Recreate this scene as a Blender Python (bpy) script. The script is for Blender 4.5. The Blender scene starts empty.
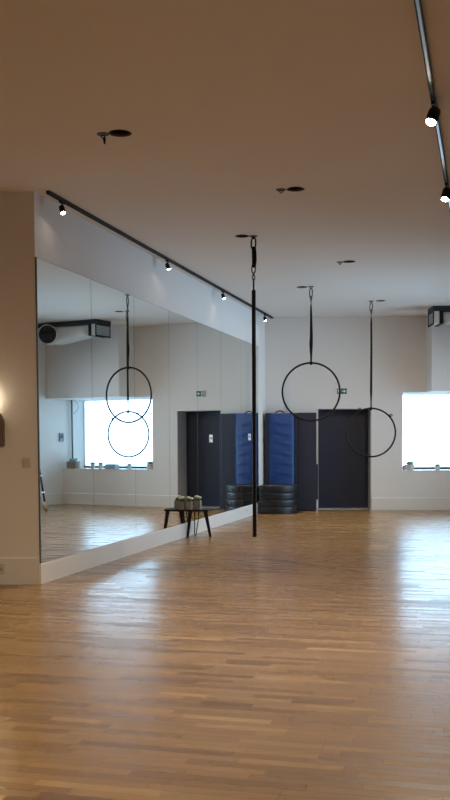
import bpy, bmesh, math, random
from mathutils import Vector, Matrix
random.seed(7)
PI = math.pi
S = bpy.context.scene
COL = S.collection

# ------------------------------------------------------------------ camera
F, PX, PY, PITCH, ROLL = 965.54, 237.02, 488.23, 0.0501, 0.005
cd = bpy.data.cameras.new('camera'); cam = bpy.data.objects.new('camera', cd); COL.objects.link(cam)
cd.sensor_fit = 'VERTICAL'; cd.sensor_height = 36.0; cd.sensor_width = 36.0*450/800
cd.lens = F/800*36.0
cd.shift_x = (225-PX)/800; cd.shift_y = (PY-400)/800
cd.clip_end = 200
cam.matrix_world = (Matrix.Translation((0, 0, 1.5)) @ Matrix.Rotation(PI/2-PITCH, 4, 'X') @ Matrix.Rotation(-ROLL, 4, 'Z'))
S.camera = cam

# ------------------------------------------------------------------ exposure, sky
S.view_settings.view_transform = 'Standard'; S.view_settings.look = 'None'
S.view_settings.exposure = 1.0; S.view_settings.gamma = 1.0
S.view_settings.use_curve_mapping = False
WD = bpy.data.worlds.new('sky'); S.world = WD; WD.use_nodes = True
bg = WD.node_tree.nodes['Background']
bg.inputs[0].default_value = (0.46, 0.74, 1.0, 1); bg.inputs[1].default_value = 3.7   # bright overcast daylight

HC = 4.0577                                             # ceiling height
BY = 20.36                                              # back wall face
XR = 6.07                                               # right wall face
WA = 0.254
W0 = Vector((-2.07, 10.054, 0))                         # near corner of the mirror wall
U = Vector((math.sin(WA), math.cos(WA), 0)); N = Vector((math.cos(WA), -math.sin(WA), 0))
def W(s, d, z=0.0):                                     # s along the mirror wall, d away from it into the room
    return W0 + U*s + N*d + Vector((0, 0, z))
WIN = (3.49, XR, 0.83, 2.474)                           # window opening x0 x1 z0 z1
DOOR = (1.712, 2.83, 2.139)

FILL_WIN = (14.2, 19.3, 0.4, 3.0)                        # unseen window added on the right wall to brighten the room
# portals: tell the renderer where daylight enters
al = bpy.data.lights.new('window_daylight', 'AREA'); al.shape = 'RECTANGLE'
al.size = WIN[1]-WIN[0]; al.size_y = WIN[3]-WIN[2]; al.energy = 1; al.cycles.is_portal = True
ao = bpy.data.objects.new('window_daylight', al); COL.objects.link(ao)
ao.location = ((WIN[0]+WIN[1])/2, 21.28, (WIN[2]+WIN[3])/2); ao.rotation_euler = (-PI/2, 0, 0)

def portal(w, h, loc, rot):
    l = bpy.data.lights.new('window_daylight', 'AREA'); l.shape = 'RECTANGLE'; l.size = w; l.size_y = h; l.energy = 1; l.cycles.is_portal = True
    p = bpy.data.objects.new('window_daylight', l); COL.objects.link(p); p.location = loc; p.rotation_euler = rot
portal(FILL_WIN[3]-FILL_WIN[2], FILL_WIN[1]-FILL_WIN[0], (XR+.22, (FILL_WIN[0]+FILL_WIN[1])/2, (FILL_WIN[2]+FILL_WIN[3])/2), (0, PI/2, 0))  # portal of the added right-wall window

SPOT_W = 130.0
SPOT_COL = (1.0, 0.78, 0.52)

# ------------------------------------------------------------------ materials
def mat(name, col, rough=0.5, metal=0.0, noise=None, bump=None, spec=0.5, coat=0.0, emit=None):
    m = bpy.data.materials.new(name); m.use_nodes = True
    nt = m.node_tree; b = nt.nodes['Principled BSDF']
    b.inputs['Base Color'].default_value = (*col, 1)
    b.inputs['Roughness'].default_value = rough; b.inputs['Metallic'].default_value = metal
    b.inputs['Specular IOR Level'].default_value = spec
    b.inputs['Coat Weight'].default_value = coat
    if noise or bump:
        tc = nt.nodes.new('ShaderNodeTexCoord')
    if noise:                                           # (scale, amount): gentle tone variation
        nz = nt.nodes.new('ShaderNodeTexNoise'); nz.inputs['Scale'].default_value = noise[0]; nz.inputs['Detail'].default_value = 5
        nt.links.new(tc.outputs['Object'], nz.inputs['Vector'])
        mx = nt.nodes.new('ShaderNodeMix'); mx.data_type = 'RGBA'
        a = noise[1]
        mx.inputs[6].default_value = (*[c*(1-a) for c in col], 1)
        mx.inputs[7].default_value = (*[min(1, c*(1+a)) for c in col], 1)
        nt.links.new(nz.outputs['Fac'], mx.inputs[0]); nt.links.new(mx.outputs[2], b.inputs['Base Color'])
    if bump:                                            # (scale, strength, distance)
        nb = nt.nodes.new('ShaderNodeTexNoise'); nb.inputs['Scale'].default_value = bump[0]; nb.inputs['Detail'].default_value = 3
        nt.links.new(tc.outputs['Object'], nb.inputs['Vector'])
        bp = nt.nodes.new('ShaderNodeBump'); bp.inputs['Strength'].default_value = bump[1]; bp.inputs['Distance'].default_value = bump[2]
        nt.links.new(nb.outputs['Fac'], bp.inputs['Height']); nt.links.new(bp.outputs['Normal'], b.inputs['Normal'])
    if emit:
        b.inputs['Emission Color'].default_value = (*emit[0], 1); b.inputs['Emission Strength'].default_value = emit[1]
    return m

M = {}
M['wall'] = mat('wall_paint', (0.80, 0.78, 0.765), 0.75, noise=(1.2, 0.02), bump=(60, 0.08, 0.002))
M['ceil'] = mat('ceiling_paint', (0.80, 0.76, 0.72), 0.85, noise=(0.8, 0.02), bump=(50, 0.06, 0.002))
M['trim'] = mat('trim_paint', (0.79, 0.77, 0.75), 0.42, noise=(3, 0.02))
M['mirror'] = mat('mirror_silver', (0.86, 0.90, 0.89), 0.0, 1.0)
M['mirror_edge'] = mat('mirror_edge', (0.10, 0.13, 0.13), 0.35, noise=(8, 0.1), spec=0.2)
M['black'] = mat('black_powder_coat', (0.007, 0.007, 0.008), 0.55, noise=(20, 0.2), spec=0.3)
M['blackfab'] = mat('black_webbing', (0.012, 0.012, 0.014), 0.9, noise=(40, 0.3), bump=(200, 0.4, 0.002), spec=0.2)
M['tape'] = mat('black_hoop_tape', (0.008, 0.007, 0.008), 0.7, noise=(40, 0.3), spec=0.3)
M['steel'] = mat('dark_steel', (0.10, 0.095, 0.09), 0.35, 1.0, noise=(20, 0.2))
M['chrome'] = mat('bright_steel', (0.75, 0.76, 0.78), 0.22, 1.0, noise=(10, 0.05))
M['rail'] = mat('rail_channel', (0.42, 0.47, 0.52), 0.35, 0.9, noise=(10, 0.1))
M['hole'] = mat('dark_socket', (0.025, 0.016, 0.012), 0.9, noise=(10, 0.2))
M['rim'] = mat('socket_rim', (0.10, 0.065, 0.045), 0.7, noise=(30, 0.2))
M['navy'] = mat('navy_vinyl', (0.013, 0.019, 0.046), 0.5, noise=(3, 0.15), bump=(6, 0.15, 0.01))
M['doorpaint'] = mat('navy_door_paint', (0.017, 0.026, 0.055), 0.45, noise=(2, 0.12), bump=(30, 0.05, 0.001))
M['blue'] = mat('blue_vinyl', (0.006, 0.046, 0.20), 0.5, noise=(4, 0.12))
M['blackvinyl'] = mat('black_vinyl', (0.008, 0.009, 0.013), 0.42, noise=(6, 0.15), bump=(8, 0.2, 0.01))
M['seam'] = mat('vinyl_piping', (0.06, 0.07, 0.085), 0.3, noise=(20, 0.2))
M['duct'] = mat('duct_wrap', (0.70, 0.70, 0.70), 0.55, noise=(5, 0.06), bump=(7, 0.3, 0.02))
M['ductgrey'] = mat('duct_grey_metal', (0.10, 0.12, 0.14), 0.45, 0.3, noise=(6, 0.1))
M['mouth'] = mat('dark_blue_grille', (0.018, 0.026, 0.036), 0.6, noise=(20, 0.2))
M['concrete'] = mat('grey_planter', (0.27, 0.25, 0.23), 0.85, noise=(25, 0.25), bump=(60, 0.4, 0.003))
M['whitepot'] = mat('white_ceramic', (0.72, 0.72, 0.70), 0.35, noise=(10, 0.04))
M['pinkpot'] = mat('rose_ceramic', (0.55, 0.36, 0.33), 0.45, noise=(10, 0.06))
M['leaf'] = mat('green_leaf', (0.045, 0.13, 0.05), 0.5, noise=(30, 0.35))
M['teal'] = mat('blue_green_succulent', (0.24, 0.48, 0.40), 0.5, noise=(30, 0.25))
M['flower'] = mat('cream_petals', (0.78, 0.78, 0.66), 0.6, noise=(30, 0.08))
M['plate'] = mat('switch_plastic', (0.62, 0.56, 0.52), 0.35, noise=(10, 0.03))
M['greyplate'] = mat('grey_plastic', (0.16, 0.18, 0.21), 0.4, noise=(10, 0.05))
M['sconce'] = mat('taupe_metal', (0.17, 0.13, 0.11), 0.6, noise=(8, 0.1))
M['jamb'] = mat('grey_door_jamb', (0.42, 0.40, 0.40), 0.5, noise=(4, 0.03))
M['signgreen'] = mat('sign_green', (0.005, 0.11, 0.075), 0.4, noise=(10, 0.05))
M['signwhite'] = mat('sign_white', (0.8, 0.85, 0.82), 0.4, noise=(10, 0.02))
M['wood'] = mat('pale_wood', (0.40, 0.24, 0.12), 0.5, noise=(20, 0.2))
M['bluebox'] = mat('grey_blue_box', (0.30, 0.38, 0.44), 0.6, noise=(10, 0.08))
M['soil'] = mat('potting_soil', (0.03, 0.02, 0.014), 0.95, noise=(80, 0.4), bump=(100, 0.8, 0.004))
M['lamp'] = mat('lamp_face', (1, 1, 1), 0.4, noise=(10, 0.01), emit=((1.0, 0.86, 0.68), 30.0))

def glass():
    m = bpy.data.materials.new('window_glass'); m.use_nodes = True; nt = m.node_tree
    nt.nodes.clear(); o = nt.nodes.new('ShaderNodeOutputMaterial')
    t = nt.nodes.new('ShaderNodeBsdfTransparent'); g = nt.nodes.new('ShaderNodeBsdfGlossy'); g.inputs['Roughness'].default_value = 0.02
    fr = nt.nodes.new('ShaderNodeFresnel'); fr.inputs[0].default_value = 1.5
    mx = nt.nodes.new('ShaderNodeMixShader')
    nt.links.new(fr.outputs[0], mx.inputs[0]); nt.links.new(t.outputs[0], mx.inputs[1]); nt.links.new(g.outputs[0], mx.inputs[2])
    nt.links.new(mx.outputs[0], o.inputs[0]); return m
M['glass'] = glass()

def parquet():
    m = bpy.data.materials.new('oak_parquet'); m.use_nodes = True; nt = m.node_tree; b = nt.nodes['Principled BSDF']
    at = nt.nodes.new('ShaderNodeAttribute'); at.attribute_name = 'tone'
    cr = nt.nodes.new('ShaderNodeValToRGB'); cr.color_ramp.interpolation = 'LINEAR'
    e = cr.color_ramp.elements
    e[0].position = 0; e[0].color = (0.160, 0.088, 0.034, 1)
    e[1].position = 1; e[1].color = (0.48, 0.315, 0.138, 1)
    for p, c in ((0.3, (0.235, 0.134, 0.053)), (0.55, (0.300, 0.178, 0.070)), (0.8, (0.370, 0.228, 0.092))):
        k = e.new(p); k.color = (*c, 1)
    nt.links.new(at.outputs['Fac'], cr.inputs[0])
    tc = nt.nodes.new('ShaderNodeTexCoord'); mp = nt.nodes.new('ShaderNodeMapping')
    mp.inputs['Rotation'].default_value = (0, 0, WA); mp.inputs['Scale'].default_value = (3, 70, 3)
    nt.links.new(tc.outputs['Object'], mp.inputs[0])
    off = nt.nodes.new('ShaderNodeVectorMath'); off.operation = 'ADD'
    cmb = nt.nodes.new('ShaderNodeCombineXYZ'); ml = nt.nodes.new('ShaderNodeMath'); ml.operation = 'MULTIPLY'; ml.inputs[1].default_value = 37
    nt.links.new(at.outputs['Fac'], ml.inputs[0]); nt.links.new(ml.outputs[0], cmb.inputs[0]); nt.links.new(ml.outputs[0], cmb.inputs[2])
    nt.links.new(mp.outputs[0], off.inputs[0]); nt.links.new(cmb.outputs[0], off.inputs[1])
    nz = nt.nodes.new('ShaderNodeTexNoise'); nz.inputs['Scale'].default_value = 1.0; nz.inputs['Detail'].default_value = 6; nz.inputs['Distortion'].default_value = 0.6
    nt.links.new(off.outputs[0], nz.inputs['Vector'])
    mr = nt.nodes.new('ShaderNodeMapRange'); mr.inputs[3].default_value = 0.68; mr.inputs[4].default_value = 1.2
    nt.links.new(nz.outputs['Fac'], mr.inputs[0])
    mx = nt.nodes.new('ShaderNodeMix'); mx.data_type = 'RGBA'; mx.blend_type = 'MULTIPLY'; mx.inputs[0].default_value = 1
    nt.links.new(cr.outputs[0], mx.inputs[6]); nt.links.new(mr.outputs[0], mx.inputs[7])
    nt.links.new(mx.outputs[2], b.inputs['Base Color'])
    n2 = nt.nodes.new('ShaderNodeTexNoise'); n2.inputs['Scale'].default_value = 2.2; n2.inputs['Detail'].default_value = 3
    nt.links.new(tc.outputs['Object'], n2.inputs['Vector'])
    r2 = nt.nodes.new('ShaderNodeMapRange'); r2.inputs[3].default_value = 0.29; r2.inputs[4].default_value = 0.37
    nt.links.new(n2.outputs['Fac'], r2.inputs[0])
    r3 = nt.nodes.new('ShaderNodeMath'); r3.operation = 'MULTIPLY_ADD'; r3.inputs[1].default_value = -0.16      # paler strips are smoother
    nt.links.new(at.outputs['Fac'], r3.inputs[0]); nt.links.new(r2.outputs[0], r3.inputs[2]); nt.links.new(r3.outputs[0], b.inputs['Roughness'])
    bp = nt.nodes.new('ShaderNodeBump'); bp.inputs['Strength'].default_value = 0.06; bp.inputs['Distance'].default_value = 0.0005
    nt.links.new(nz.outputs['Fac'], bp.inputs['Height']); nt.links.new(bp.outputs[0], b.inputs['Normal'])
    b.inputs['Specular IOR Level'].default_value = 0.75
    return m
M['parquet'] = parquet()
M['subfloor'] = mat('dark_joint', (0.05, 0.028, 0.015), 0.7, noise=(10, 0.2))

# ------------------------------------------------------------------ helpers
def new(): return bmesh.new()
def quadbox(bm, c, mi=0):
    v = [bm.verts.new(p) for p in c]                    # bottom 4, top 4
    fs = []
    for f in ((3, 2, 1, 0), (4, 5, 6, 7), (0, 1, 5, 4), (1, 2, 6, 5), (2, 3, 7, 6), (3, 0, 4, 7)):
        q = bm.faces.new([v[i] for i in f]); q.material_index = mi; fs.append(q)
    return fs
def box(bm, x0, x1, y0, y1, z0, z1, mi=0):
    return quadbox(bm, [(x0, y0, z0), (x1, y0, z0), (x1, y1, z0), (x0, y1, z0), (x0, y0, z1), (x1, y0, z1), (x1, y1, z1), (x0, y1, z1)], mi)
def frame_of(a, b):
    t = (b-a).normalized(); r = Vector((0, 0, 1)) if abs(t.z) < 0.9 else Vector((1, 0, 0))
    x = t.cross(r).normalized(); return x, t.cross(x).normalized(), t
def tube(bm, pts, rad, n=12, cap=True, mi=0, closed=False, flat=1.0):
    pts = [Vector(p) for p in pts]; m = len(pts)
    rs = rad if isinstance(rad, (list, tuple)) else [rad]*m
    rings = []; px = None
    for i, p in enumerate(pts):
        if closed: a, b = pts[i-1], pts[(i+1) % m]
        else: a, b = pts[max(i-1, 0)], pts[min(i+1, m-1)]
        t = (b-a).normalized()
        if px is None: x, y, _ = frame_of(a, b)
        else:
            x = (px - t*px.dot(t)).normalized(); y = t.cross(x)
        px = x
        rings.append([bm.verts.new(p + (x*math.cos(2*PI*k/n)*flat + y*math.sin(2*PI*k/n))*rs[i]) for k in range(n)])
    for i in range(m if closed else m-1):
        A, B = rings[i], rings[(i+1) % m]
        for k in range(n):
            f = bm.faces.new((A[k], A[(k+1) % n], B[(k+1) % n], B[k])); f.smooth = True; f.material_index = mi
    if cap and not closed:
        f = bm.faces.new(rings[0][::-1]); f.material_index = mi
        f = bm.faces.new(rings[-1]); f.material_index = mi
def lathe(bm, prof, c=(0, 0, 0), n=24, mi=0, smooth=True, ry=1.0):
    rings = []
    for r, z in prof:
        rings.append([bm.verts.new((c[0]+r*math.cos(2*PI*k/n), c[1]+r*ry*math.sin(2*PI*k/n), c[2]+z)) for k in range(n)])
    for A, B in zip(rings, rings[1:]):
        for k in range(n):
            f = bm.faces.new((A[k], A[(k+1) % n], B[(k+1) % n], B[k])); f.smooth = smooth; f.material_index = mi
    for ring, rev in ((rings[0], True), (rings[-1], False)):
        f = bm.faces.new(ring[::-1] if rev else ring); f.material_index = mi
def ellipsoid(bm, c, r, mi=0, seg=10, rot=None):
    res = bmesh.ops.create_uvsphere(bm, u_segments=seg, v_segments=max(4, seg//2+1), radius=1)
    mtx = Matrix.Translation(c) @ (rot if rot else Matrix.Identity(4)) @ Matrix.Diagonal((*r, 1))
    bmesh.ops.transform(bm, matrix=mtx, verts=res['verts'])
    for v in res['verts']:
        for f in v.link_faces: f.smooth = True; f.material_index = mi
def bev(bm, w=0.005, seg=2):
    bmesh.ops.bevel(bm, geom=list(bm.edges), offset=w, segments=seg, profile=0.7, affect='EDGES', clamp_overlap=True)
def obj(name, bm, mats, parent=None, loc=None):
    bmesh.ops.recalc_face_normals(bm, faces=bm.faces)
    me = bpy.data.meshes.new(name); bm.to_mesh(me); bm.free()
    for m in (mats if isinstance(mats, (list, tuple)) else [mats]): me.materials.append(m)
    o = bpy.data.objects.new(name, me); COL.objects.link(o)
    if parent: o.parent = parent
    if loc is not None: o.location = loc
    return o
def thing(name, label, cat, loc=(0, 0, 0), rz=0, group=None):
    o = bpy.data.objects.new(name, None); COL.objects.link(o); o.empty_display_size = 0.1
    o.location = loc; o.rotation_euler = (0, 0, rz); o['label'] = label; o['category'] = cat
    if group: o['group'] = group
    return o
def tag(o, label, cat, group=None):
    o['label'] = label; o['category'] = cat
    if group: o['group'] = group
    return o
def struct(name, bm, m, parent=None):
    o = obj(name, bm, m, parent)
    if not parent: o['kind'] = 'structure'
    return o
def dup(root, loc=None, rz=None, label=None, group=None):
    r = root.copy(); COL.objects.link(r)
    if loc is not None: r.location = loc
    if rz is not None: r.rotation_euler = (0, 0, rz)
    if label: r['label'] = label
    if group: r['group'] = group
    for ch in list(root.children):
        c = ch.copy(); COL.objects.link(c); c.parent = r
        for g in list(ch.children):
            d = g.copy(); COL.objects.link(d); d.parent = c
    return r
def wbox(bm, s0, s1, d0, d1, z0, z1, mi=0):             # box in mirror-wall coordinates
    return quadbox(bm, [W(s0, d0, z0), W(s1, d0, z0), W(s1, d1, z0), W(s0, d1, z0), W(s0, d0, z1), W(s1, d0, z1), W(s1, d1, z1), W(s0, d1, z1)], mi)

# ================================================================== SETTING
XL, YF = -7.0, -3.0
SEND = (BY-W0.y)/U.y                                    # mirror wall meets the back wall
CX = (W0+U*SEND).x
bm = new(); box(bm, XL-.2, XR+.2, YF-.2, 21.3, -.2, -.004)
floor = struct('floor', bm, M['subfloor'])

# ceiling with round cut-outs
SOCK = [(-0.96, 8.182, .092), (0.613, 10.011, .088), (0.078, 12.277, .085), (1.63, 14.056, .088), (1.108, 16.364, .088), (2.672, 18.017, .085)]
bm = new()
def loop(pts):
    v = [bm.verts.new(p) for p in pts]; return [bm.edges.new((v[i], v[(i+1) % len(v)])) for i in range(len(v))]
E_ = loop([(XL-.2, YF-.2, HC), (XR+.2, YF-.2, HC), (XR+.2, 21.3, HC), (XL-.2, 21.3, HC)])
for x, y, r in SOCK:
    E_ += loop([(x+r*math.cos(2*PI*k/24), y+r*math.sin(2*PI*k/24), HC) for k in range(24)])
bmesh.ops.triangle_fill(bm, use_beauty=True, edges=E_)
struct('ceiling', bm, M['ceil'])

bm = new(); wbox(bm, 0, SEND+.2, -.25, 0, 0, HC); wall_left = struct('wall_left', bm, M['wall'])
bm = new(); box(bm, XL, W0.x, W0.y, W0.y+.2, 0, HC); wall_fl = struct('wall_front_left', bm, M['wall'])
bm = new(); box(bm, XL-.2, XL, YF, W0.y+.2, 0, HC); struct('wall_far_left', bm, M['wall'])
bm = new(); box(bm, XL-.2, XR+.2, YF-.2, YF, 0, HC); struct('wall_rear', bm, M['wall'])
bm = new(); a, b, c, d = FILL_WIN
box(bm, XR, XR+.2, YF, a, 0, HC); box(bm, XR, XR+.2, b, 21.3, 0, HC); box(bm, XR, XR+.2, a, b, 0, c); box(bm, XR, XR+.2, a, b, d, HC); struct('wall_right', bm, M['wall'])
def build_added_window(name, n, P, horiz):
    w = bpy.data.objects.new(name, None); COL.objects.link(w); w['kind'] = 'structure'
    a, b, c, d = P; st = (b-a)/n
    bm = new(); pb = new()
    for k in range(n):
        u0, u1 = a+k*st, a+(k+1)*st
        for q in ((u0, u0+.03, c, d), (u1-.03, u1, c, d), (u0+.03, u1-.03, c, c+.05), (u0+.03, u1-.03, d-.03, d)):
            if horiz: box(bm, q[0], q[1], YF-.16, YF-.10, q[2], q[3])
            else: box(bm, XR+.10, XR+.16, q[0], q[1], q[2], q[3])
        if horiz: box(pb, u0+.03, u1-.03, YF-.135, YF-.125, c+.05, d-.03)
        else: box(pb, XR+.125, XR+.135, u0+.03, u1-.03, c+.05, d-.03)
    obj('window_frame', bm, M['trim'], w); obj('pane', pb, M['glass'], w)
build_added_window('added_fill_window', 4, FILL_WIN, False)  # out of view, added as an extra daylight source
bm = new()
box(bm, CX-.25, DOOR[0], BY, 21.3, 0, HC)
box(bm, DOOR[0], DOOR[1], BY, 21.3, DOOR[2], HC)
box(bm, DOOR[0], DOOR[1], 20.85, 21.3, 0, DOOR[2])
box(bm, DOOR[1], WIN[0], BY, 21.3, 0, HC)
box(bm, WIN[0], XR, BY, 21.3, 0, WIN[2])
box(bm, WIN[0], XR, BY, 21.3, WIN[3], HC)
wall_back = struct('wall_back', bm, M['wall'])
bm = new(); box(bm, 3.98, XR, 19.79, BY, 2.474, HC); bev(bm, .006, 1); struct('trim_1', bm, M['wall'])      # bulkhead over the window

# baseboards
def skirt(bm, q0, q1, inward, h, t=.018):
    a, b = Vector(q0), Vector(q1); n = Vector(inward)
    quadbox(bm, [a, b, b+n*t, a+n*t, *(p+Vector((0, 0, h-.012)) for p in (a, b, b+n*t, a+n*t))])
    quadbox(bm, [p+Vector((0, 0, h-.012)) for p in (a, b, b+n*t, a+n*t)] + [p+Vector((0, 0, h)) for p in (a, b, b+n*t*.5, a+n*t*.5)])
bm = new(); skirt(bm, (XL, W0.y, 0), (W0.x-.0, W0.y, 0), (0, -1, 0), .283); struct('baseboard_front_left', bm, M['trim'])
bm = new(); skirt(bm, W(0, 0), W(SEND-.01, 0), N, .216, .016); struct('baseboard_left', bm, M['trim'])
bm = new(); skirt(bm, (DOOR[1]+.01, BY, 0), (XR-.02, BY, 0), (0, -1, 0), .265)
skirt(bm, (CX+.03, BY, 0), (DOOR[0]-.04, BY, 0), (0, -1, 0), .265); struct('baseboard_back', bm, M['trim'])
bm = new(); skirt(bm, (XR, YF+.05, 0), (XR, BY-.0, 0), (-1, 0, 0), .265); struct('baseboard_right', bm, M['trim'])

# window
win = bpy.data.objects.new('window_1', None); COL.objects.link(win); win['kind'] = 'structure'; win.location = ((WIN[0]+WIN[1])/2, 21.2, WIN[2])
def rel(o, root): o.matrix_parent_inverse = Matrix.Translation(-root.location)
bm = new(); box(bm, WIN[0], XR, 21.17, 21.24, WIN[2], WIN[2]+.055); bev(bm, .004, 1); o = obj('bottom_rail', bm, M['ductgrey'], win); rel(o, win)
bm = new()
box(bm, WIN[0], WIN[0]+.012, 21.18, 21.24, WIN[2]+.055, WIN[3]); box(bm, XR-.012, XR, 21.18, 21.24, WIN[2]+.055, WIN[3]); box(bm, WIN[0]+.012, XR-.012, 21.18, 21.24, WIN[3]-.012, WIN[3])
o = obj('window_frame', bm, M['trim'], win); rel(o, win)
bm = new(); box(bm, WIN[0]+.012, XR-.012, 21.205, 21.215, WIN[2]+.055, WIN[3]-.012); o = obj('pane', bm, M['glass'], win); rel(o, win)
bm = new(); box(bm, WIN[0], XR, BY-.012, 21.17, WIN[2], WIN[2]+.006); o = obj('window_sill', bm, M['trim'], win); rel(o, win)

# door in its recess
door = bpy.data.objects.new('door_1', None); COL.objects.link(door); door['kind'] = 'structure'; door.location = (2.25, 20.72, 0)
bm = new(); box(bm, DOOR[0]+.01, DOOR[1]-.025, 20.71, 20.755, .035, DOOR[2]-.01); bev(bm, .004, 1); o = obj('door_leaf', bm, M['doorpaint'], door); rel(o, door)
bm = new(); box(bm, DOOR[1]-.014, DOOR[1]+.0, BY-.006, 20.80, 0, DOOR[2]); box(bm, DOOR[0], DOOR[0]+.008, BY-.006, 20.80, 0, DOOR[2])
o = obj('door_jamb', bm, M['jamb'], door); rel(o, door)
bm = new(); box(bm, DOOR[0]+.01, DOOR[1]-.02, 20.62, 20.80, -.004, .012); o = obj('threshold', bm, M['trim'], door); rel(o, door)
bm = new(); box(bm, DOOR[0]+.01, DOOR[1]-.02, 20.765, 20.78, .012, .06); o = obj('painted_light_strip', bm, M['signwhite'], door); rel(o, door)  # white strip painted in place of light showing under the door

# parquet: strips run square to the mirror wall
def proj(p):
    X, Y, Z = p.x, p.y, p.z-1.5; cp, sp = math.cos(PITCH), math.sin(PITCH)
    y = Y*cp-Z*sp; z = Z*cp+Y*sp
    if y < .5: return None
    return PX+F*X/y, PY-F*z/y
poly = [Vector((XL, YF)), Vector((XR, YF)), Vector((XR, BY)), Vector((CX, BY)), Vector((W0.x, W0.y)), Vector((XL, W0.y))]
def row_spans(s):
    """intervals of d inside the room for the row centre line at s"""
    o = (W0+U*s).xy; dv = N.xy; ts = []
    for i in range(len(poly)):
        a, b = poly[i], poly[(i+1) % len(poly)]; e = b-a
        den = dv.x*e.y-dv.y*e.x
        if abs(den) < 1e-9: continue
        t = ((a.x-o.x)*e.y-(a.y-o.y)*e.x)/den; k = ((a.x-o.x)*dv.y-(a.y-o.y)*dv.x)/den
        if 0 <= k < 1: ts.append(t)
    ts.sort()
    return [(ts[i], ts[i+1]) for i in range(0, len(ts)-1, 2)]
SW = .0705; strips = []
s = -16.0; row = 0
while s < SEND+1.8:
    sc = s+SW/2
    for d0, d1 in row_spans(sc):
        d = d0 - random.uniform(0, .5)
        while d < d1:
            L = random.choice((.30, .36, .42, .5, .58)); a, b = max(d, d0), min(d+L, d1); d += L
            if b-a < .02: continue
            t = min(1, max(0, random.gauss(.45, .19)))
            strips.append((s, a, b, t))
    s += SW
def strip_geo(s, a, b, z=0.0):
    g = .0005
    return [W(s+g, a+g, z-.004), W(s+SW-g, a+g, z-.004), W(s+SW-g, b-g, z-.004), W(s+g, b-g, z-.004),
            W(s+g, a+g, z), W(s+SW-g, a+g, z), W(s+SW-g, b-g, z), W(s+g, b-g, z)]
FACES = ((4, 5, 6, 7), (0, 1, 5, 4), (1, 2, 6, 5), (2, 3, 7, 6), (3, 0, 4, 7))
def strip_mesh(name, lst):
    vs, fs, tn = [], [], []
    for (s, a, b, t) in lst:
        k = len(vs); z = 0.0; vs += [tuple(p) for p in strip_geo(s, a, b, z)]
        fs += [tuple(k+i for i in f[::-1]) for f in FACES]; tn += [t]*5
    me = bpy.data.meshes.new(name); me.from_pydata(vs, [], fs); me.materials.append(M['parquet'])
    at = me.attributes.new('tone', 'FLOAT', 'FACE'); at.data.foreach_set('value', tn)
    o = bpy.data.objects.new(name, me); COL.objects.link(o); o.parent = floor; return o
near, far = [], []
for q in strips:
    p = W(q[0]+SW/2, (q[1]+q[2])/2); e = proj(p)
    if e and -10 < e[0] < 460 and e[1] < 806: near.append((p.xy.length, q))
    else: far.append(q)
near.sort(key=lambda k: k[0])
for _, q in near[:300]: strip_mesh('parquet_strip', [q])
o = strip_mesh('parquet_field', [q for _, q in near[300:]]+far); o['kind'] = 'stuff'

# ================================================================== MIRRORS
ML = 9.963; MP = ML/7; ZB, ZT = .218, 3.392
ordn = ['nearest', 'second', 'third', 'fourth', 'fifth', 'sixth', 'farthest']
mlab = ['tall mirror panel nearest the camera, its left edge at the wall corner',
        'second tall mirror panel from the near end, reflecting the white window',
        'third tall mirror panel from the near end, where the reflected hoops end',
        'fourth tall mirror panel, middle one of the seven, behind the left of the bench',
        'fifth tall mirror panel, third from the far end, reflecting most of the dark door',
        'sixth tall mirror panel, second from the far end, reflecting the blue mat',
        'farthest tall mirror panel, beside the back corner and behind the pole']
for k in range(7):
    bm = new(); a, b = k*MP+.0008, (k+1)*MP-.0008
    e = .0035                                           # dark ground bevel round the silvered face
    wbox(bm, a, b, .004, .008, ZB, ZT, 1)
    fr, bk_ = [], []
    P0 = [W(a, .008, ZB), W(b, .008, ZB), W(b, .008, ZT), W(a, .008, ZT)]; P1 = [W(a+e, .010, ZB+e), W(b-e, .010, ZB+e), W(b-e, .010, ZT-e), W(a+e, .010, ZT-e)]
    v0 = [bm.verts.new(p) for p in P0]; v1 = [bm.verts.new(p) for p in P1]
    for i in range(4): bm.faces.new((v0[i], v0[(i+1) % 4], v1[(i+1) % 4], v1[i])).material_index = 1
    bm.faces.new(v1).material_index = 0
    o = obj('wall_mirror', bm, [M['mirror'], M['mirror_edge']])
    tag(o, mlab[k], 'mirror', 'mirror panels along the left wall')
# dark edge strip closing the near mirror edge
bm = new(); wbox(bm, -.004, .012, .001, .016, ZB, ZT); struct('trim_2', bm, M['mirror_edge'])

# stickers on the glass
for s_, z_, lab in ((6.467, 1.524, 'small white sticker on the fifth mirror panel, over the reflected dark door'), (9.192, 1.554, 'small white sticker on the farthest mirror panel, over the reflected blue mat')):
    bm = new(); wbox(bm, s_-.10, s_+.10, .0105, .0125, z_-.065, z_+.065); bev(bm, .0006, 1)
    wbox(bm, s_-.06, s_+.06, .0125, .013, z_-.01, z_+.02, 1)
    tag(obj('mirror_sticker', bm, [M['signwhite'], M['greyplate']]), lab, 'sticker')

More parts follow.
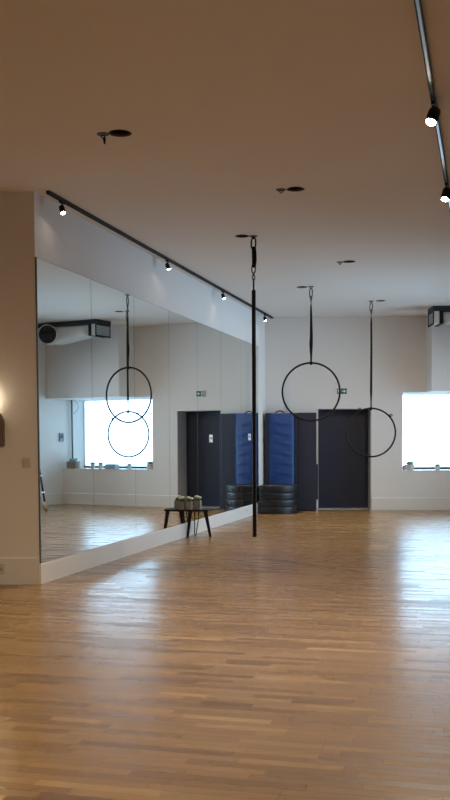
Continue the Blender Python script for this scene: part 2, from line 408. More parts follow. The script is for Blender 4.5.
# ================================================================== TRACKS AND SPOTS
def track(dc, s0, s1, label, wd=.036):
    t = thing('track_rail', label, 'light track', W(s0, dc, HC))
    bm = new(); h = .034
    wbox(bm, s0, s1, dc-wd/2, dc-wd/2+.008, HC-h, HC-.0005); wbox(bm, s0, s1, dc+wd/2-.008, dc+wd/2, HC-h, HC-.0005)
    wbox(bm, s0, s1, dc-wd/2+.008, dc+wd/2-.008, HC-.012, HC-.0005); wbox(bm, s0-.02, s0, dc-wd/2, dc+wd/2, HC-h, HC-.0005); wbox(bm, s1, s1+.02, dc-wd/2, dc+wd/2, HC-h, HC-.0005)
    o = obj('rail', bm, M['black'], t); o.matrix_parent_inverse = Matrix.Translation(-t.location)
    bm = new(); wbox(bm, s0, s1, dc-wd/2+.0085, dc+wd/2-.0085, HC-.028, HC-.0125)
    o = obj('conductor_channel', bm, M['rail'] if dc > 1 else M['black'], t); o.matrix_parent_inverse = Matrix.Translation(-t.location)
    return t
track(.155, .02, 10.62, 'long black track rail on the ceiling above the mirrors')
track(4.115, -14.0, 7.6, 'black track rail with pale channel on the ceiling at upper right')
def spot_head(label, s, d, aim, power, hl=.085, group=None, cone=110, hr=.030):
    base = W(s, d, HC-.034)
    t = thing('track_spotlight', label, 'spotlight', base, 0, group)
    aim = Vector(aim).normalized()
    bm = new(); box(bm, -.016, .016, -.045, .045, -.022, 0); bev(bm, .002, 1)
    bmesh.ops.rotate(bm, verts=bm.verts, matrix=Matrix.Rotation(-WA, 3, 'Z')); obj('adapter', bm, M['black'], t)
    bm = new(); tube(bm, [(0, 0, -.018), (0, 0, -.048)], .007, 8); obj('stem', bm, M['black'], t)
    c = Vector((0, 0, -.040-hl*.45)); x, y, z = frame_of(Vector((0, 0, 0)), aim)
    a, b = c-aim*hl*.45, c+aim*hl*.55
    bm = new(); tube(bm, [a, a+aim*.008, a+aim*.03, b], [hr*.7, hr*.92, hr, hr], 20, cap=True)
    hd = obj('lamp_head', bm, M['black'], t)
    bm = new(); tube(bm, [b+aim*.0005, b+aim*.004], hr*.82, 18); obj('lamp_face', bm, M['lamp'], hd)
    bm = new(); tube(bm, [b, b+aim*.007], hr*1.02, 20, cap=False); tube(bm, [b, b+aim*.007], hr*.88, 20, cap=False)
    obj('bezel', bm, M['steel'], hd)
    L = bpy.data.lights.new('spot_beam', 'SPOT'); L.energy = power; L.color = SPOT_COL
    L.spot_size = math.radians(cone); L.spot_blend = 1.0; L.shadow_soft_size = .03
    lo = bpy.data.objects.new('spot_beam', L); COL.objects.link(lo); lo.parent = t
    lo.location = b+aim*.02; lo.rotation_mode = 'QUATERNION'; lo.rotation_quaternion = aim.to_track_quat('-Z', 'Y')
    return t
g = 'spotlights along the mirror track'
dn = N*.10 + Vector((0, 0, -1))
spot_head('lit black spotlight at the near end of the mirror track', .34, .155, N*.38-U*.25+Vector((0, 0, -1)), SPOT_W*1.5, group=g, cone=70)
spot_head('lit black spotlight second along the mirror track, above the third mirror', 3.82, .155, N*.38-U*.15+Vector((0, 0, -1)), SPOT_W*1.5, group=g, cone=70)
spot_head('lit black spotlight third along the mirror track, left of the pole', 6.76, .155, N*.38-U*.15+Vector((0, 0, -1)), SPOT_W*1.5, group=g, cone=70)
spot_head('lit black spotlight at the far end of the mirror track, right of the pole', 9.95, .155, N*.38-U*.15+Vector((0, 0, -1)), SPOT_W*1.5, group=g, cone=70)
g = 'spotlights on the right ceiling track'
spot_head('large lit black spotlight on the upper right track, nearest the camera', -1.68, 4.115, (-.35, -.35, -.9), SPOT_W*1.3, group=g, hr=.046, hl=.115)
spot_head('lit black spotlight cut by the right frame edge, further along the right track', .72, 4.115, (-.3, -.3, -1), SPOT_W*1.3, group=g, hr=.046, hl=.115)
for s_, lb in ((3.4, 'added black spotlight on the right track, unseen just past the frame edge'), (7.3, 'added black spotlight, unseen at the very end of the right track')):  # fill lamps added out of view to brighten the far end
    spot_head(lb, s_, 4.115, (-.3, .4, -.95), SPOT_W*.7, group=g, hr=.046, hl=.115, cone=150)
for s_ in (-4.2, -7.0, -9.8):  # fill lamps added behind the camera to brighten the near end
    spot_head('added black spotlight on the right track, unseen behind the camera, ' + {-4.2: 'nearest it', -7.0: 'the middle one', -9.8: 'farthest back'}[s_], s_, 4.115, (-.6, .5, -1), SPOT_W*1.0, group=g, hr=.046, hl=.115)

# ================================================================== CEILING SOCKETS AND ANCHORS
slab = ['dark round hole in the ceiling at upper left', 'dark round hole in the ceiling near the middle top', 'dark round ceiling hole left of the pole anchor',
        'dark round ceiling hole with no apparatus, right of the pole', 'dark round ceiling hole left of the front hoop anchor', 'dark round ceiling hole right of the far hoop anchor']
for (x, y, r), lab in zip(SOCK, slab):
    t = thing('ceiling_socket', lab, 'ceiling hole', (x, y, HC), 0, 'round holes in the ceiling')
    bm = new(); n = 24; R0 = []
    for rr, z in ((r, 0), (r*.98, .11), (0.001, .11)):
        R0.append([bm.verts.new((rr*math.cos(2*PI*k/n), rr*math.sin(2*PI*k/n), z)) for k in range(n)])
    for A, B in zip(R0, R0[1:]):
        for k in range(n): bm.faces.new((A[k], A[(k+1) % n], B[(k+1) % n], B[k])).smooth = True
    obj('housing', bm, M['hole'], t)
    bm = new(); R0 = []
    for rr, z in ((r, .0), (r+.006, -.003), (r-.004, -.003), (r-.004, .02)):
        R0.append([bm.verts.new((rr*math.cos(2*PI*k/n), rr*math.sin(2*PI*k/n), z)) for k in range(n)])
    for A, B in zip(R0, R0[1:]):
        for k in range(n): bm.faces.new((A[k], A[(k+1) % n], B[(k+1) % n], B[k])).smooth = True
    obj('rim', bm, M['rim'], t)
ANCH = [(-1.105, 8.206, 'small dark ceiling anchor with a hanging tongue at upper left', 1), (0.466, 10.028, 'small dark ceiling anchor beside the middle top hole', 0),
        (0.223, 12.28, 'small dark ceiling anchor that carries the pole', 0), (1.504, 14.092, 'small pale ceiling anchor beside the unused hole right of the pole', 2),
        (1.256, 16.316, 'small dark ceiling anchor that carries the front hoop', 0), (2.506, 18.05, 'small dark ceiling anchor that carries the far hoop', 0)]
for x, y, lab, kd in ANCH:
    t = thing('ceiling_anchor', lab, 'ceiling anchor', (x, y, HC), 0, 'ceiling anchors')
    m = M['rail'] if kd == 2 else M['steel']
    bm = new(); lathe(bm, [(.052, -.0005), (.052, -.005), (.046, -.008)], n=18); obj('plate', bm, m, t)
    for a in (0, PI/2, PI, 3*PI/2):
        bm = new(); lathe(bm, [(.006, -.007), (.006, -.013)], (.034*math.cos(a+.6), .034*math.sin(a+.6), 0), 6); obj('bolt', bm, M['black'], t)
    bm = new(); tube(bm, [(.014*math.cos(a), 0, -.022-.014*math.sin(a)) for a in [2*PI*k/14 for k in range(14)]], .0045, 6, closed=True); obj('eye', bm, M['black'], t)
    if kd == 1:
        bm = new(); tube(bm, [(.01, 0, -.03), (.012, 0, -.075), (.02, 0, -.085)], [.014, .008, .003], 8); obj('tongue', bm, M['black'], t)

# ================================================================== POLE AND HOOPS
def link_loop(bm, zt, zb, w, r, lean=0, n=20, rot=0):
    h = (zt-zb)/2; c = (zt+zb)/2; pts = []
    for k in range(n):
        a = 2*PI*k/n; cx = math.copysign(abs(math.cos(a))**.7, math.cos(a))*w/2; cz = math.copysign(abs(math.sin(a))**.85, math.sin(a))*h
        p = Vector((cx+lean*cz, 0, c+cz)); p = Matrix.Rotation(rot, 3, 'Z') @ p; pts.append(p)
    tube(bm, pts, r*1.3, 8, closed=True)
t = thing('aerial_pole', 'long black pole hanging from the ceiling on a sling, ending above the floor', 'pole', (.222, 12.28, HC-.012))
H0 = HC-.012
def zz(z): return z-H0
bm = new(); link_loop(bm, zz(4.035), zz(3.90), .055, .0075, .05); obj('carabiner', bm, M['black'], t)
bm = new()
for k, dx in enumerate((-.014, .0, .014)):
    pts = [(dx+.004, 0, zz(3.925)), (dx+.008, .006*k, zz(3.85)), (dx+.010, .006*k, zz(3.76)), (dx+.004, 0, zz(3.665))]
    tube(bm, pts, [.011, .0165, .0165, .011], 10)
obj('sling', bm, M['blackfab'], t)
bm = new(); link_loop(bm, zz(3.70), zz(3.595), .044, .0065); obj('quick_link', bm, M['steel'], t)
bm = new(); lathe(bm, [(.010, zz(3.603)), (.014, zz(3.595)), (.014, zz(3.567)), (.009, zz(3.562))], n=14); link_loop(bm, zz(3.567), zz(3.515), .036, .006, rot=.5); obj('swivel', bm, M['steel'], t)
bm = new(); tube(bm, [(0, 0, zz(3.525)), (0, 0, zz(3.37))], .011, 10); obj('rod', bm, M['black'], t)
bm = new(); lathe(bm, [(.019, zz(3.385)), (.0255, zz(3.375)), (.0255, zz(.275)), (.022, zz(.262)), (.008, zz(.258))][::-1], n=20); obj('shaft', bm, M['black'], t)

def hoop(name_label, x, y, ztop, D, rz, tabs, swell, label):
    t = thing('aerial_hoop', label, 'hoop', (x, y, HC-.012), rz)
    bm = new(); link_loop(bm, -.02, -.17, .05, .007, .03, rot=.3); obj('carabiner', bm, M['steel'], t)
    bm = new(); lathe(bm, [(.008, -.24), (.013, -.235), (.013, -.19), (.007, -.182)], n=12); link_loop(bm, -.150, -.20, .03, .0055); link_loop(bm, -.225, -.30, .03, .0055, rot=PI/2); obj('swivel', bm, M['steel'], t)
    zt = ztop-(HC-.012)
    bm = new(); k = [(0, -.28, .010), (0, -.40, .017), (.004, -.8, .026*swell), (0, zt+.30, .030*swell), (0, zt+.10, .017*swell), (0, zt-.01, .014)]
    tube(bm, [(a, 0, b) for a, b, _ in k], [c for *_, c in k], 12, flat=.6)
    lathe(bm, [(.020, zt-.045), (.024, zt-.03), (.024, zt-.0), (.018, zt+.012)], n=12)
    obj('strap', bm, M['blackfab'], t)
    R = D/2-.0125; c = zt-D/2
    bm = new(); tube(bm, [(R*math.sin(2*PI*i/72), 0, c+R*math.cos(2*PI*i/72)) for i in range(72)], .0165, 10, closed=True); obj('ring', bm, M['tape'], t)
    for a in tabs:
        a = math.radians(a); ux, uz = math.sin(a), math.cos(a)
        bm = new(); p = Vector((ux, 0, uz)); q = Vector((uz, 0, -ux)); cc = Vector((0, 0, c))
        tube(bm, [cc+p*(R-.0)+q*-.035, cc+p*(R+.004)+q*-.02, cc+p*(R+.004)+q*.02, cc+p*R+q*.035], [.014, .020, .020, .014], 10)
        tube(bm, [cc+p*(R+.012)+q*.02, cc+p*(R+.055)+q*.028, cc+p*(R+.055)+q*-.005, cc+p*(R+.012)-q*.01], .009, 8)
        obj('grip_tab', bm, M['tape'], t)
    return t
hoop('', 1.256, 16.316, 2.797, .992, 0.0, (), 1.0, 'black aerial hoop hanging on a thick strap, the left and higher one')
hoop('', 2.506, 18.05, 2.085, .925, -.16, (48, -27), .75, 'black aerial hoop hanging lower at right, in front of the dark door edge')

# ================================================================== MATS AT THE BACK WALL
def padded(name, x0, x1, y0, y1, z0, z1, m, parent, wr=0.0, nx=12, nz=40, r=.03):
    """box with a gently puffed, wrinkled front face"""
    bm = new(); box(bm, x0, x1, y0, y1, z0, z1); bev(bm, r, 3)
    o = obj(name, bm, m, parent); return o
# blue mat standing on end behind the round mats
t = thing('crash_mat', 'bright blue gym mat standing on end behind the round black mats', 'mat', (.93, 20.2, 0))
bm = new(); x0, x1, z1 = -.262, .262, 2.055; nx, nz = 10, 70; grid = []
for j in range(nz+1):
    z = z1*j/nz; rowv = []
    for i in range(nx+1):
        u = i/nx; puff = .035*(1-abs(2*u-1)**3)*(1-abs(2*j/nz-1)**10)
        w = .004*math.sin(z*27+2.2*math.sin(u*4+z*3))*(1-abs(2*u-1)**4)+.002*math.sin(z*61+u*5)
        rowv.append(bm.verts.new((x0+(x1-x0)*u+.004*math.sin(z*9), -.13-puff-w, z)))
    grid.append(rowv)
for j in range(nz):
    for i in range(nx): bm.faces.new((grid[j][i], grid[j][i+1], grid[j+1][i+1], grid[j+1][i])).smooth = True
bk = [[bm.verts.new((x, .02, z)) for x in (x0, x1)] for z in (0, z1)]
bm.faces.new((grid[0][0], *[grid[j][0] for j in range(1, nz+1)], bk[1][0], bk[0][0]))
bm.faces.new((grid[0][-1], *[grid[j][-1] for j in range(1, nz+1)], bk[1][1], bk[0][1]))
bm.faces.new((*grid[-1], bk[1][1], bk[1][0])); bm.faces.new((*grid[0], bk[0][1], bk[0][0])); bm.faces.new((bk[0][0], bk[0][1], bk[1][1], bk[1][0]))
obj('cover', bm, M['blue'], t)
padded('side_band', -.335, -.264, -.12, .06, 0, 2.05, M['navy'], t, r=.012)
padded('side_band', .264, .318, -.12, .06, 0, 2.05, M['navy'], t, r=.012)
bm = new(); tube(bm, [(-.10+.2*k/12-.03, -.06, 2.05+.045*math.sin(PI*k/12)) for k in range(13)], .012, 8, flat=1); obj('carry_handle', bm, M['black'], t)
# navy mat between the blue mat and the door
t = thing('navy_mat', 'dark navy gym mat standing upright between blue mat and door', 'mat', (1.46, 20.25, 0))
bm = new(); box(bm, -.205, .205, -.05, .10, .01, 2.06); bev(bm, .018, 3); obj('cover', bm, M['navy'], t)
bm = new(); box(bm, .207, .240, -.02, .09, .24, .98); bev(bm, .004, 1); obj('side_flap', bm, M['navy'], t)
# round black mats
g = 'stacked round black mats'
rl = ['round black mat at the bottom of the stack', 'round black mat second from the bottom of the stack', 'round black mat third from the bottom, under the top one', 'round black mat on top of the stack, against the blue mat']
first = None
for k in range(4):
    if not first:
        first = thing('round_mat', rl[0], 'mat', (.765, 19.83, 0), 0, g)
        R = .470; h = .143; c0 = Vector((.765, 19.86, 0))
        outl = []
        for i in range(96):
            a = 2*PI*i/96; p = c0+Vector((R*math.cos(a), R*math.sin(a)*.98, 0))
            dd = (p-W0).dot(N)
            if dd < .05: p += N*(.05-dd)                # flat where it meets the mirror wall
            p.y = min(p.y, 19.965)                      # and where it meets the blue mat
            if not outl or (p-outl[-1]).length > .004: outl.append(p)
        cen = Vector((.80, 19.72, 0))
        bm = new(); rings = []
        for sc, z in ((-.010, 0), (-.002, .004), (0, .012), (.001, h/2), (0, h-.012), (-.003, h-.005), (-.012, h-.001)):
            rings.append([bm.verts.new(tuple(p+(p-cen).normalized()*sc+Vector((0, 0, z))-Vector((.765, 19.83, 0)))) for p in outl])
        n = len(outl)
        for A, B in zip(rings, rings[1:]):
            for i in range(n): bm.faces.new((A[i], A[(i+1) % n], B[(i+1) % n], B[i])).smooth = True
        bm.faces.new(rings[0][::-1]); bm.faces.new(rings[-1]); obj('cover', bm, M['blackvinyl'], first)
        bm = new(); tube(bm, [p+Vector((0, 0, h-.012))-Vector((.765, 19.83, 0)) for p in outl], .005, 6, closed=True); obj('piping', bm, M['seam'], first)
    else:
        dup(first, (.765+(.004, .0, .006)[k-1], 19.83, k*.1445), 0, rl[k], g)

# ================================================================== EXIT SIGN
t = thing('exit_sign', 'small green and white emergency exit sign high on the back wall', 'sign', (2.211, BY-.001, 2.508))
bm = new(); box(bm, -.11, .11, -.022, 0, -.068, .068); bev(bm, .003, 1); obj('case', bm, M['signwhite'], t)
bm = new(); box(bm, -.102, -.030, -.0245, -.0222, -.058, .058); box(bm, -.022, .102, -.0245, -.0222, -.058, .058); obj('green_field', bm, M['signgreen'], t)
bm = new()
def flat(bm, pts, y=-.0262, th=.0015):
    a = [bm.verts.new((p[0], y, p[1])) for p in pts]; b = [bm.verts.new((p[0], y+th, p[1])) for p in pts]; n = len(pts)
    bm.faces.new(a); bm.faces.new(b[::-1])
    for i in range(n): bm.faces.new((a[i], a[(i+1) % n], b[(i+1) % n], b[i]))
flat(bm, [(-.002, -.008), (.04, -.008), (.04, -.035), (.086, .0), (.04, .035), (.04, .008), (-.002, .008)])        # arrow
flat(bm, [(-.05, -.05), (-.036, -.05), (-.036, .05), (-.05, .05)])                                               # doorway
obj('arrow', bm, M['signwhite'], t)
bm = new()
flat(bm, [(-.074+.007*math.cos(a), .040+.008*math.sin(a)) for a in [2*PI*k/10 for k in range(10)]])
flat(bm, [(-.083, .030), (-.068, .030), (-.066, .0), (-.078, -.002)])
flat(bm, [(-.078, .0), (-.068, .0), (-.058, -.022), (-.062, -.045), (-.068, -.045), (-.067, -.022)])
flat(bm, [(-.078, .0), (-.070, .0), (-.086, -.045), (-.095, -.045)])
flat(bm, [(-.068, .028), (-.054, .012), (-.057, .008), (-.070, .018)]); flat(bm, [(-.083, .028), (-.096, .010), (-.092, .007), (-.080, .020)])
obj('running_figure', bm, M['signwhite'], t)

# ================================================================== AIR UNIT AND DUCT
t = thing('air_duct', 'grey-white air duct unit under the ceiling in front of the window bulkhead', 'duct', (3.787, 18.72, 3.7))
ox, oy, oz = 3.787, 18.65, 3.7
bm = new(); box(bm, 0, 1.75, .0, .53, HC-.10-oz, HC-oz-.001); bev(bm, .004, 1); obj('shadow_gap_plate', bm, M['mouth'], t)  # dark slab stands in for the shadow between duct and ceiling
bm = new(); box(bm, .014, .13, .01, .50, .02, HC-.10-oz); bev(bm, .004, 1); obj('unit_box', bm, M['duct'], t)
bm = new(); box(bm, .0, .02, -.005, .51, .0, .03); box(bm, .0, .02, -.005, .51, .235, .262); box(bm, .0, .02, -.005, .02, .03, .235); box(bm, .0, .02, .49, .51, .03, .235); obj('grille_frame', bm, M['black'], t)
for k in range(6):
    z = .045+k*.032; bm = new(); quadbox(bm, [(-.004, .02, z), (.012, .02, z+.010), (.012, .49, z+.010), (-.004, .49, z), (-.004, .02, z+.004), (.012, .02, z+.014), (.012, .49, z+.014), (-.004, .49, z+.004)]); obj('louver', bm, M['greyplate'], t)
bm = new(); box(bm, .13, .20, -.002, .506, .015, .262); obj('band', bm, M['black'], t)
secs = [(.20, .04, .26, .02), (.40, .03, .265, .02), (.62, -.01, .27, .0), (.95, -.06, .27, -.02), (1.12, -.09, .27, -.04), (1.28, -.095, .27, -.05), (1.45, -.06, .27, -.05), (1.58, .0, .262, -.03), (1.66, .06, .25, .02)]
bm = new(); rings = []
for X, zb, zt, y0 in secs:
    y1 = .51; r = .07; pts = []; cy, cz, hy, hz = (y0+y1)/2, (zb+zt)/2, (y1-y0)/2, (zt-zb)/2
    for k in range(28):
        a = 2*PI*k/28; pts.append(bm.verts.new((X, cy+math.copysign(abs(math.cos(a))**.45, math.cos(a))*hy, cz+math.copysign(abs(math.sin(a))**.45, math.sin(a))*hz)))
    rings.append(pts)
for A, B in zip(rings, rings[1:]):
    for k in range(28): bm.faces.new((A[k], A[(k+1) % 28], B[(k+1) % 28], B[k])).smooth = True
bm.faces.new(rings[0]); bm.faces.new(rings[-1][::-1])
obj('duct_body', bm, M['duct'], t)
cx, cz = 1.24, .085
MR = Matrix.Translation((cx-.03, -.10, cz)) @ Matrix.Rotation(-.42, 4, 'Z')          # the mouth turns a little toward the mirrors
bm = new(); R0 = []
for rr, y in ((.205, .18), (.212, -.085), (.204, -.09), (.196, -.05)):
    R0.append([bm.verts.new(MR @ Vector((rr*math.cos(2*PI*k/28), y, rr*math.sin(2*PI*k/28)))) for k in range(28)])
for A, B in zip(R0, R0[1:]):
    for k in range(28): bm.faces.new((A[k], A[(k+1) % 28], B[(k+1) % 28], B[k])).smooth = True
mr_ = obj('mouth_ring', bm, M['duct'], t)
bm = new(); tube(bm, [MR @ Vector((0, -.056, 0)), MR @ Vector((0, -.048, 0))], .192, 28); obj('mouth', bm, M['mouth'], mr_)
for k in range(5):
    h_ = -.13+k*.065; w_ = math.sqrt(.19**2-h_*h_)
    bm = new(); tube(bm, [MR @ Vector((-w_, -.060, h_)), MR @ Vector((w_, -.060, h_))], .004, 6); obj('mouth_bar', bm, M['black'], mr_)

# ================================================================== WINDOW LEDGE THINGS
ZS = WIN[2]+.006
def pot(label, x, y, r, h, pm, kind, name='potted_plant', lm='leaf'):
    t = thing(name, label, 'plant', (x, y, ZS), 0, 'plants on the window ledge')
    bm = new(); lathe(bm, [(r*.72, 0), (r*.76, .004), (r*.97, h*.8), (r, h*.82), (r, h), (r*.88, h), (r*.86, h*.86)], n=20); obj('pot', bm, pm, t)
    bm = new(); lathe(bm, [(r*.85, h*.84), (r*.8, h*.9)], n=16); obj('soil', bm, M['soil'], t)
    bm = new()
    for k in range(14 if kind == 'suc' else 9):
        a = k*2.4; el = .35+.9*(k/14); L = r*(1.25-.5*k/14)*(1 if kind == 'suc' else 1.4)
        d = Vector((math.cos(a)*math.cos(el), math.sin(a)*math.cos(el), math.sin(el)))
        x_, y_, z_ = frame_of(Vector((0, 0, 0)), d); R = Matrix((x_, y_, z_)).transposed().to_4x4()
        ellipsoid(bm, Vector((0, 0, h*.92))+d*L*.55, (L*.26, L*.10, L*.55), rot=R, seg=8)
    obj('foliage', bm, M[lm], t); return t
pot('blue-green succulent in a wide white pot at the left end of the ledge', 3.68, 20.55, .10, .12, M['whitepot'], 'suc', lm='teal')
pot('tiny plant in a rose pot at the very left edge of the window ledge', 3.535, 20.42, .030, .09, M['pinkpot'], 'leaf')
pot('small white pot with a plant, beside the succulent on the ledge', 4.27, 20.55, .065, .085, M['whitepot'], 'suc', lm='teal')
pot('small pot with a round plant, right of the blue-grey box on the ledge', 5.07, 20.52, .06, .12, M['whitepot'], 'suc', lm='teal')
pot('small pot with upright leaves, second from the pole on the ledge', 5.30, 20.52, .055, .11, M['whitepot'], 'leaf', lm='teal')
bm = new(); box(bm, 4.60, 4.90, 20.45, 20.62, ZS, ZS+.10); bev(bm, .01, 2); o = obj('storage_box', bm, [M['bluebox'], M['whitepot']]); tag(o, 'low blue-grey box lying on the window ledge among the plants', 'box')
bm = new(); box(bm, 4.615, 4.885, 20.465, 20.605, ZS+.1, ZS+.115); bev(bm, .004, 1); c = obj('lid', bm, M['bluebox'], o)
t = thing('planter_crate', 'grey planter crate at the right corner of the ledge, foot of the dark pole', 'planter', (5.86, 20.50, ZS))
bm = new(); box(bm, -.13, .13, -.10, .09, 0, .17); bev(bm, .008, 2); obj('crate', bm, M['concrete'], t)
bm = new()
for k in range(16):
    a = k*2.4; ellipsoid(bm, (.085*math.cos(a)*(.3+k/20), .06*math.sin(a)*(.3+k/20), .18+.02*(k % 3)), (.035, .03, .03), seg=8)
obj('foliage', bm, M['teal'], t)
bm = new(); lathe(bm, [(.022, 0), (.026, .01), (.026, .12), (.012, .135), (.012, .16)], n=14); tag(obj('bottle', bm, M['whitepot'], None, (5.68, 20.52, ZS)), 'slim white bottle between planter crate and small pots on the ledge', 'bottle')
t = thing('standing_pole', 'thin dark pole with a looped cable standing at the right end of ledge', 'pole', (6.03, 20.68, ZS))
bm = new(); tube(bm, [(0, 0, 0), (0, 0, 1.66)], .019, 12); lathe(bm, [(.035, 0), (.035, .012)], n=14); obj('shaft', bm, M['ductgrey'], t)
bm = new(); box(bm, -.05, .035, -.05, .03, 1.64, 1.69); bev(bm, .004, 1); obj('head', bm, M['ductgrey'], t)
bm = new(); pts = []
for k in range(19):
    a = k/18; pts.append((-.01-.20*math.sin(a*PI*.55), -.02, 1.655-.33*a+.0*a)) if a < .0 else pts.append((-.02-.19*math.sin(PI*a)**.8, -.02, 1.66-.36*a))
tube(bm, pts, .0045, 6); obj('cable', bm, M['ductgrey'], t)

# switch by the window corner (seen in the mirror)
t = thing('control_panel', 'small grey control plate on the right wall beside the window', 'switch', (XR-.001, 20.31, 1.58))
bm = new(); box(bm, -.018, 0, -.085, .085, -.10, .10); bev(bm, .003, 1); obj('plate', bm, M['greyplate'], t)
bm = new(); box(bm, -.021, -.018, -.05, .05, -.02, .06); obj('display', bm, M['black'], t)

# slanted pole seen at the left end of the mirrors
t = thing('leaning_pole', 'slim grey pole with brown foot leaning toward the right wall, seen in the mirror', 'pole', (4.84, 18.28, 0))
A = Vector((0, 0, 0.02)); B = Vector((1.20, .93, 2.08))
bm = new(); tube(bm, [A+(B-A)*.06, B], .022, 10); obj('shaft', bm, M['steel'], t)
bm = new(); tube(bm, [A, A+(B-A)*.075], [.038, .030], 12); obj('foot', bm, M['wood'], t)
bm = new(); tube(bm, [A+(B-A)*.16, A+(B-A)*.18], .030, 12); obj('clamp', bm, M['chrome'], t)
bm = new(); tube(bm, [A+(B-A)*.33, A+(B-A)*.35], .030, 12); obj('clamp', bm, M['chrome'], t)

# ================================================================== BENCH WITH PLANTERS
t = thing('bench', 'small black splay-legged bench standing against the mirror wall', 'bench', W(5.15, .20))
BO = W(5.15, .20)
def pr(pts, z0, z1):                                    # prism on a floor-plan outline, in bench coordinates
    return [Vector((x-BO.x, y-BO.y, z0)) for x, y in pts]+[Vector((x-BO.x, y-BO.y, z1)) for x, y in pts]
bm = new(); quadbox(bm, pr([(-.775, 14.86), (-.445, 14.845), (-.355, 15.20), (-.68, 15.225)], .395, .425)); bev(bm, .005, 2); obj('seat', bm, M['black'], t)
def leg(a, b, wa, wb):
    bm = new(); a = Vector((a[0]-BO.x, a[1]-BO.y, a[2])); b = Vector((b[0]-BO.x, b[1]-BO.y, b[2]))
    quadbox(bm, [b+Vector(q) for q in ((-wb, -.012, 0), (wb, -.012, 0), (wb, .012, 0), (-wb, .012, 0))]+[a+Vector(q) for q in ((-wa, -.014, 0), (wa, -.014, 0), (wa, .014, 0), (-wa, .014, 0))]); obj('leg', bm, M['black'], t)
leg((-.725, 14.90, .396), (-.768, 14.92, 0), .030, .018)
leg((-.490, 14.88, .396), (-.416, 14.886, 0), .030, .018)
bm = new()
tube(bm, [Vector((x-BO.x, y-BO.y, z)) for x, y, z in ((-.600, 15.17, .395), (-.612, 15.17, .25), (-.650, 15.19, .012), (-.665, 15.19, .007), (-.676, 15.185, .012), (-.665, 15.15, .395))], .0085, 8)
o = obj('hairpin_leg', bm, M['black'], t); o['label'] = 'thin bent rod leg'
def planter(label, s, d, w, h, rz=0):
    t = thing('flower_planter', label, 'planter', W(s, d, .4255), -WA+rz, 'planters on the bench')
    bm = new()
    box(bm, -w/2, w/2, -w/2, w/2, 0, .012)
    for a in ((-w/2, w/2, -w/2, -w/2+.01), (-w/2, w/2, w/2-.01, w/2), (-w/2, -w/2+.01, -w/2+.01, w/2-.01), (w/2-.01, w/2, -w/2+.01, w/2-.01)): box(bm, *a, .012, h)
    obj('crate', bm, M['concrete'], t)
    bm = new(); box(bm, -w/2+.01, w/2-.01, -w/2+.01, w/2-.01, h*.7, h*.85); obj('soil', bm, M['soil'], t)
    bm = new()
    for k in range(6):
        a = k*2.4; r = w*.30*math.sqrt((k+.5)/6); L = .05
        ellipsoid(bm, (r*math.cos(a), r*math.sin(a), h+.012), (.022, .012, .03), rot=Matrix.Rotation(a, 4, 'Z') @ Matrix.Rotation(.5, 4, 'X'), seg=8)
    obj('leaves', bm, M['leaf'], t)
    for q, (fx, fy, fz) in enumerate(((-.012, -.01, h+.060), (.026, .012, h+.045))):
        bm = new(); tube(bm, [(fx*.5, fy*.5, h*.8), (fx, fy, fz-.01)], .003, 6)
        for k in range(6):
            a = k*PI/3; ellipsoid(bm, (fx+.014*math.cos(a), fy+.015*math.sin(a), fz), (.022, .017, .018), rot=Matrix.Rotation(a, 4, 'Z'), seg=8)
        ellipsoid(bm, (fx, fy, fz+.005), (.016, .016, .016), seg=8)
        obj('flower', bm, M['flower'], t)
    return t
planter('grey cube planter with cream flowers on the bench, the one away from the mirror', 5.155, .165, .105, .135, .05)
planter('grey cube planter with cream flowers on the bench, the one nearer the mirror', 5.045, .068, .085, .125, 0)

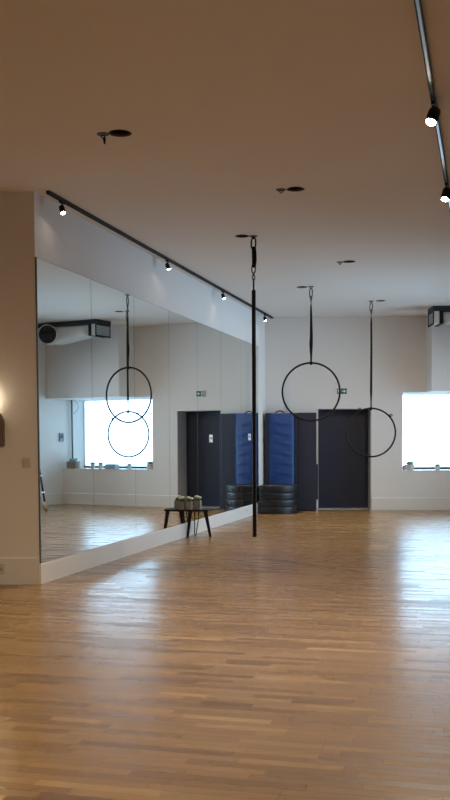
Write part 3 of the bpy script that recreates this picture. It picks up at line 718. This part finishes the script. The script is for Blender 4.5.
# ================================================================== NEAR LEFT WALL FITTINGS
YW = W0.y
t = thing('wall_sconce', 'taupe arched wall sconce at the left edge of the picture', 'lamp', (-2.56, YW-.001, 1.45))
bm = new(); n = 20; prof = [(-.15, 0), (.15, 0), (.15, .22)]+[(.15*math.cos(a), .22+.17*math.sin(a)) for a in [PI*k/14 for k in range(1, 14)]]+[(-.15, .22)]
A_ = [bm.verts.new((x, 0, z)) for x, z in prof]; B_ = [bm.verts.new((x*.96, -.055, z*.985+.003)) for x, z in prof]
bm.faces.new(A_); bm.faces.new(B_[::-1])
for i in range(len(prof)): bm.faces.new((A_[i], A_[(i+1) % len(prof)], B_[(i+1) % len(prof)], B_[i]))
obj('shade', bm, M['sconce'], t)
bm = new(); box(bm, -.05, .05, -.04, -.012, .385, .392); obj('lamp_slot', bm, M['lamp'], t)
L = bpy.data.lights.new('sconce_glow', 'POINT'); L.energy = .7; L.color = (1, .78, .5); L.shadow_soft_size = .04
lo = bpy.data.objects.new('sconce_glow', L); COL.objects.link(lo); lo.location = (-2.56, YW-.07, 1.95)
def wallplate(name, label, cat, x, z, w, h, kind):
    t = thing(name, label, cat, (x, YW-.001, z))
    bm = new(); box(bm, -w/2, w/2, -.010, 0, -h/2, h/2); bev(bm, .002, 1); obj('plate', bm, M['plate'], t)
    if kind == 'switch':
        for dx in (-.5, .5):
            bm = new(); quadbox(bm, [(dx*w*.42-w*.19, -.010, -h*.32), (dx*w*.42+w*.19, -.010, -h*.32), (dx*w*.42+w*.19, -.006, -h*.32), (dx*w*.42-w*.19, -.006, -h*.32), (dx*w*.42-w*.19, -.016, h*.32), (dx*w*.42+w*.19, -.016, h*.32), (dx*w*.42+w*.19, -.006, h*.32), (dx*w*.42-w*.19, -.006, h*.32)]); obj('rocker', bm, M['plate'], t)
    return t
wallplate('light_switch', 'pale double light switch on the near left wall beside the mirror corner', 'switch', -2.188, 1.275, .082, .105, 'switch')
t = thing('power_outlet', 'pale power outlet on the near left baseboard at the frame edge', 'outlet', (-2.475, YW-.019, .165))
bm = new(); box(bm, -.055, .045, -.010, 0, -.055, .055); bev(bm, .002, 1); obj('plate', bm, M['plate'], t)
bm = new(); tube(bm, [(-.005, -.0125, 0), (-.005, -.0095, 0)], .026, 18); obj('socket', bm, M['jamb'], t)
bm = new()
for dx in (-.01, .01): tube(bm, [(-.005+dx, -.0135, 0), (-.005+dx, -.0120, 0)], .004, 8)
obj('pin_hole', bm, M['black'], t)
t = thing('baseboard_outlet', 'tiny white outlet on the baseboard at the far end of mirrors', 'outlet', W(8.88, .0165, .13), -WA)
bm = new(); box(bm, 0, .009, -.045, .045, -.045, .045); bev(bm, .002, 1); obj('plate', bm, M['trim'], t)
bm = new(); tube(bm, [(.0088, 0, 0), (.0105, 0, 0)], .022, 14); obj('socket', bm, M['jamb'], t)
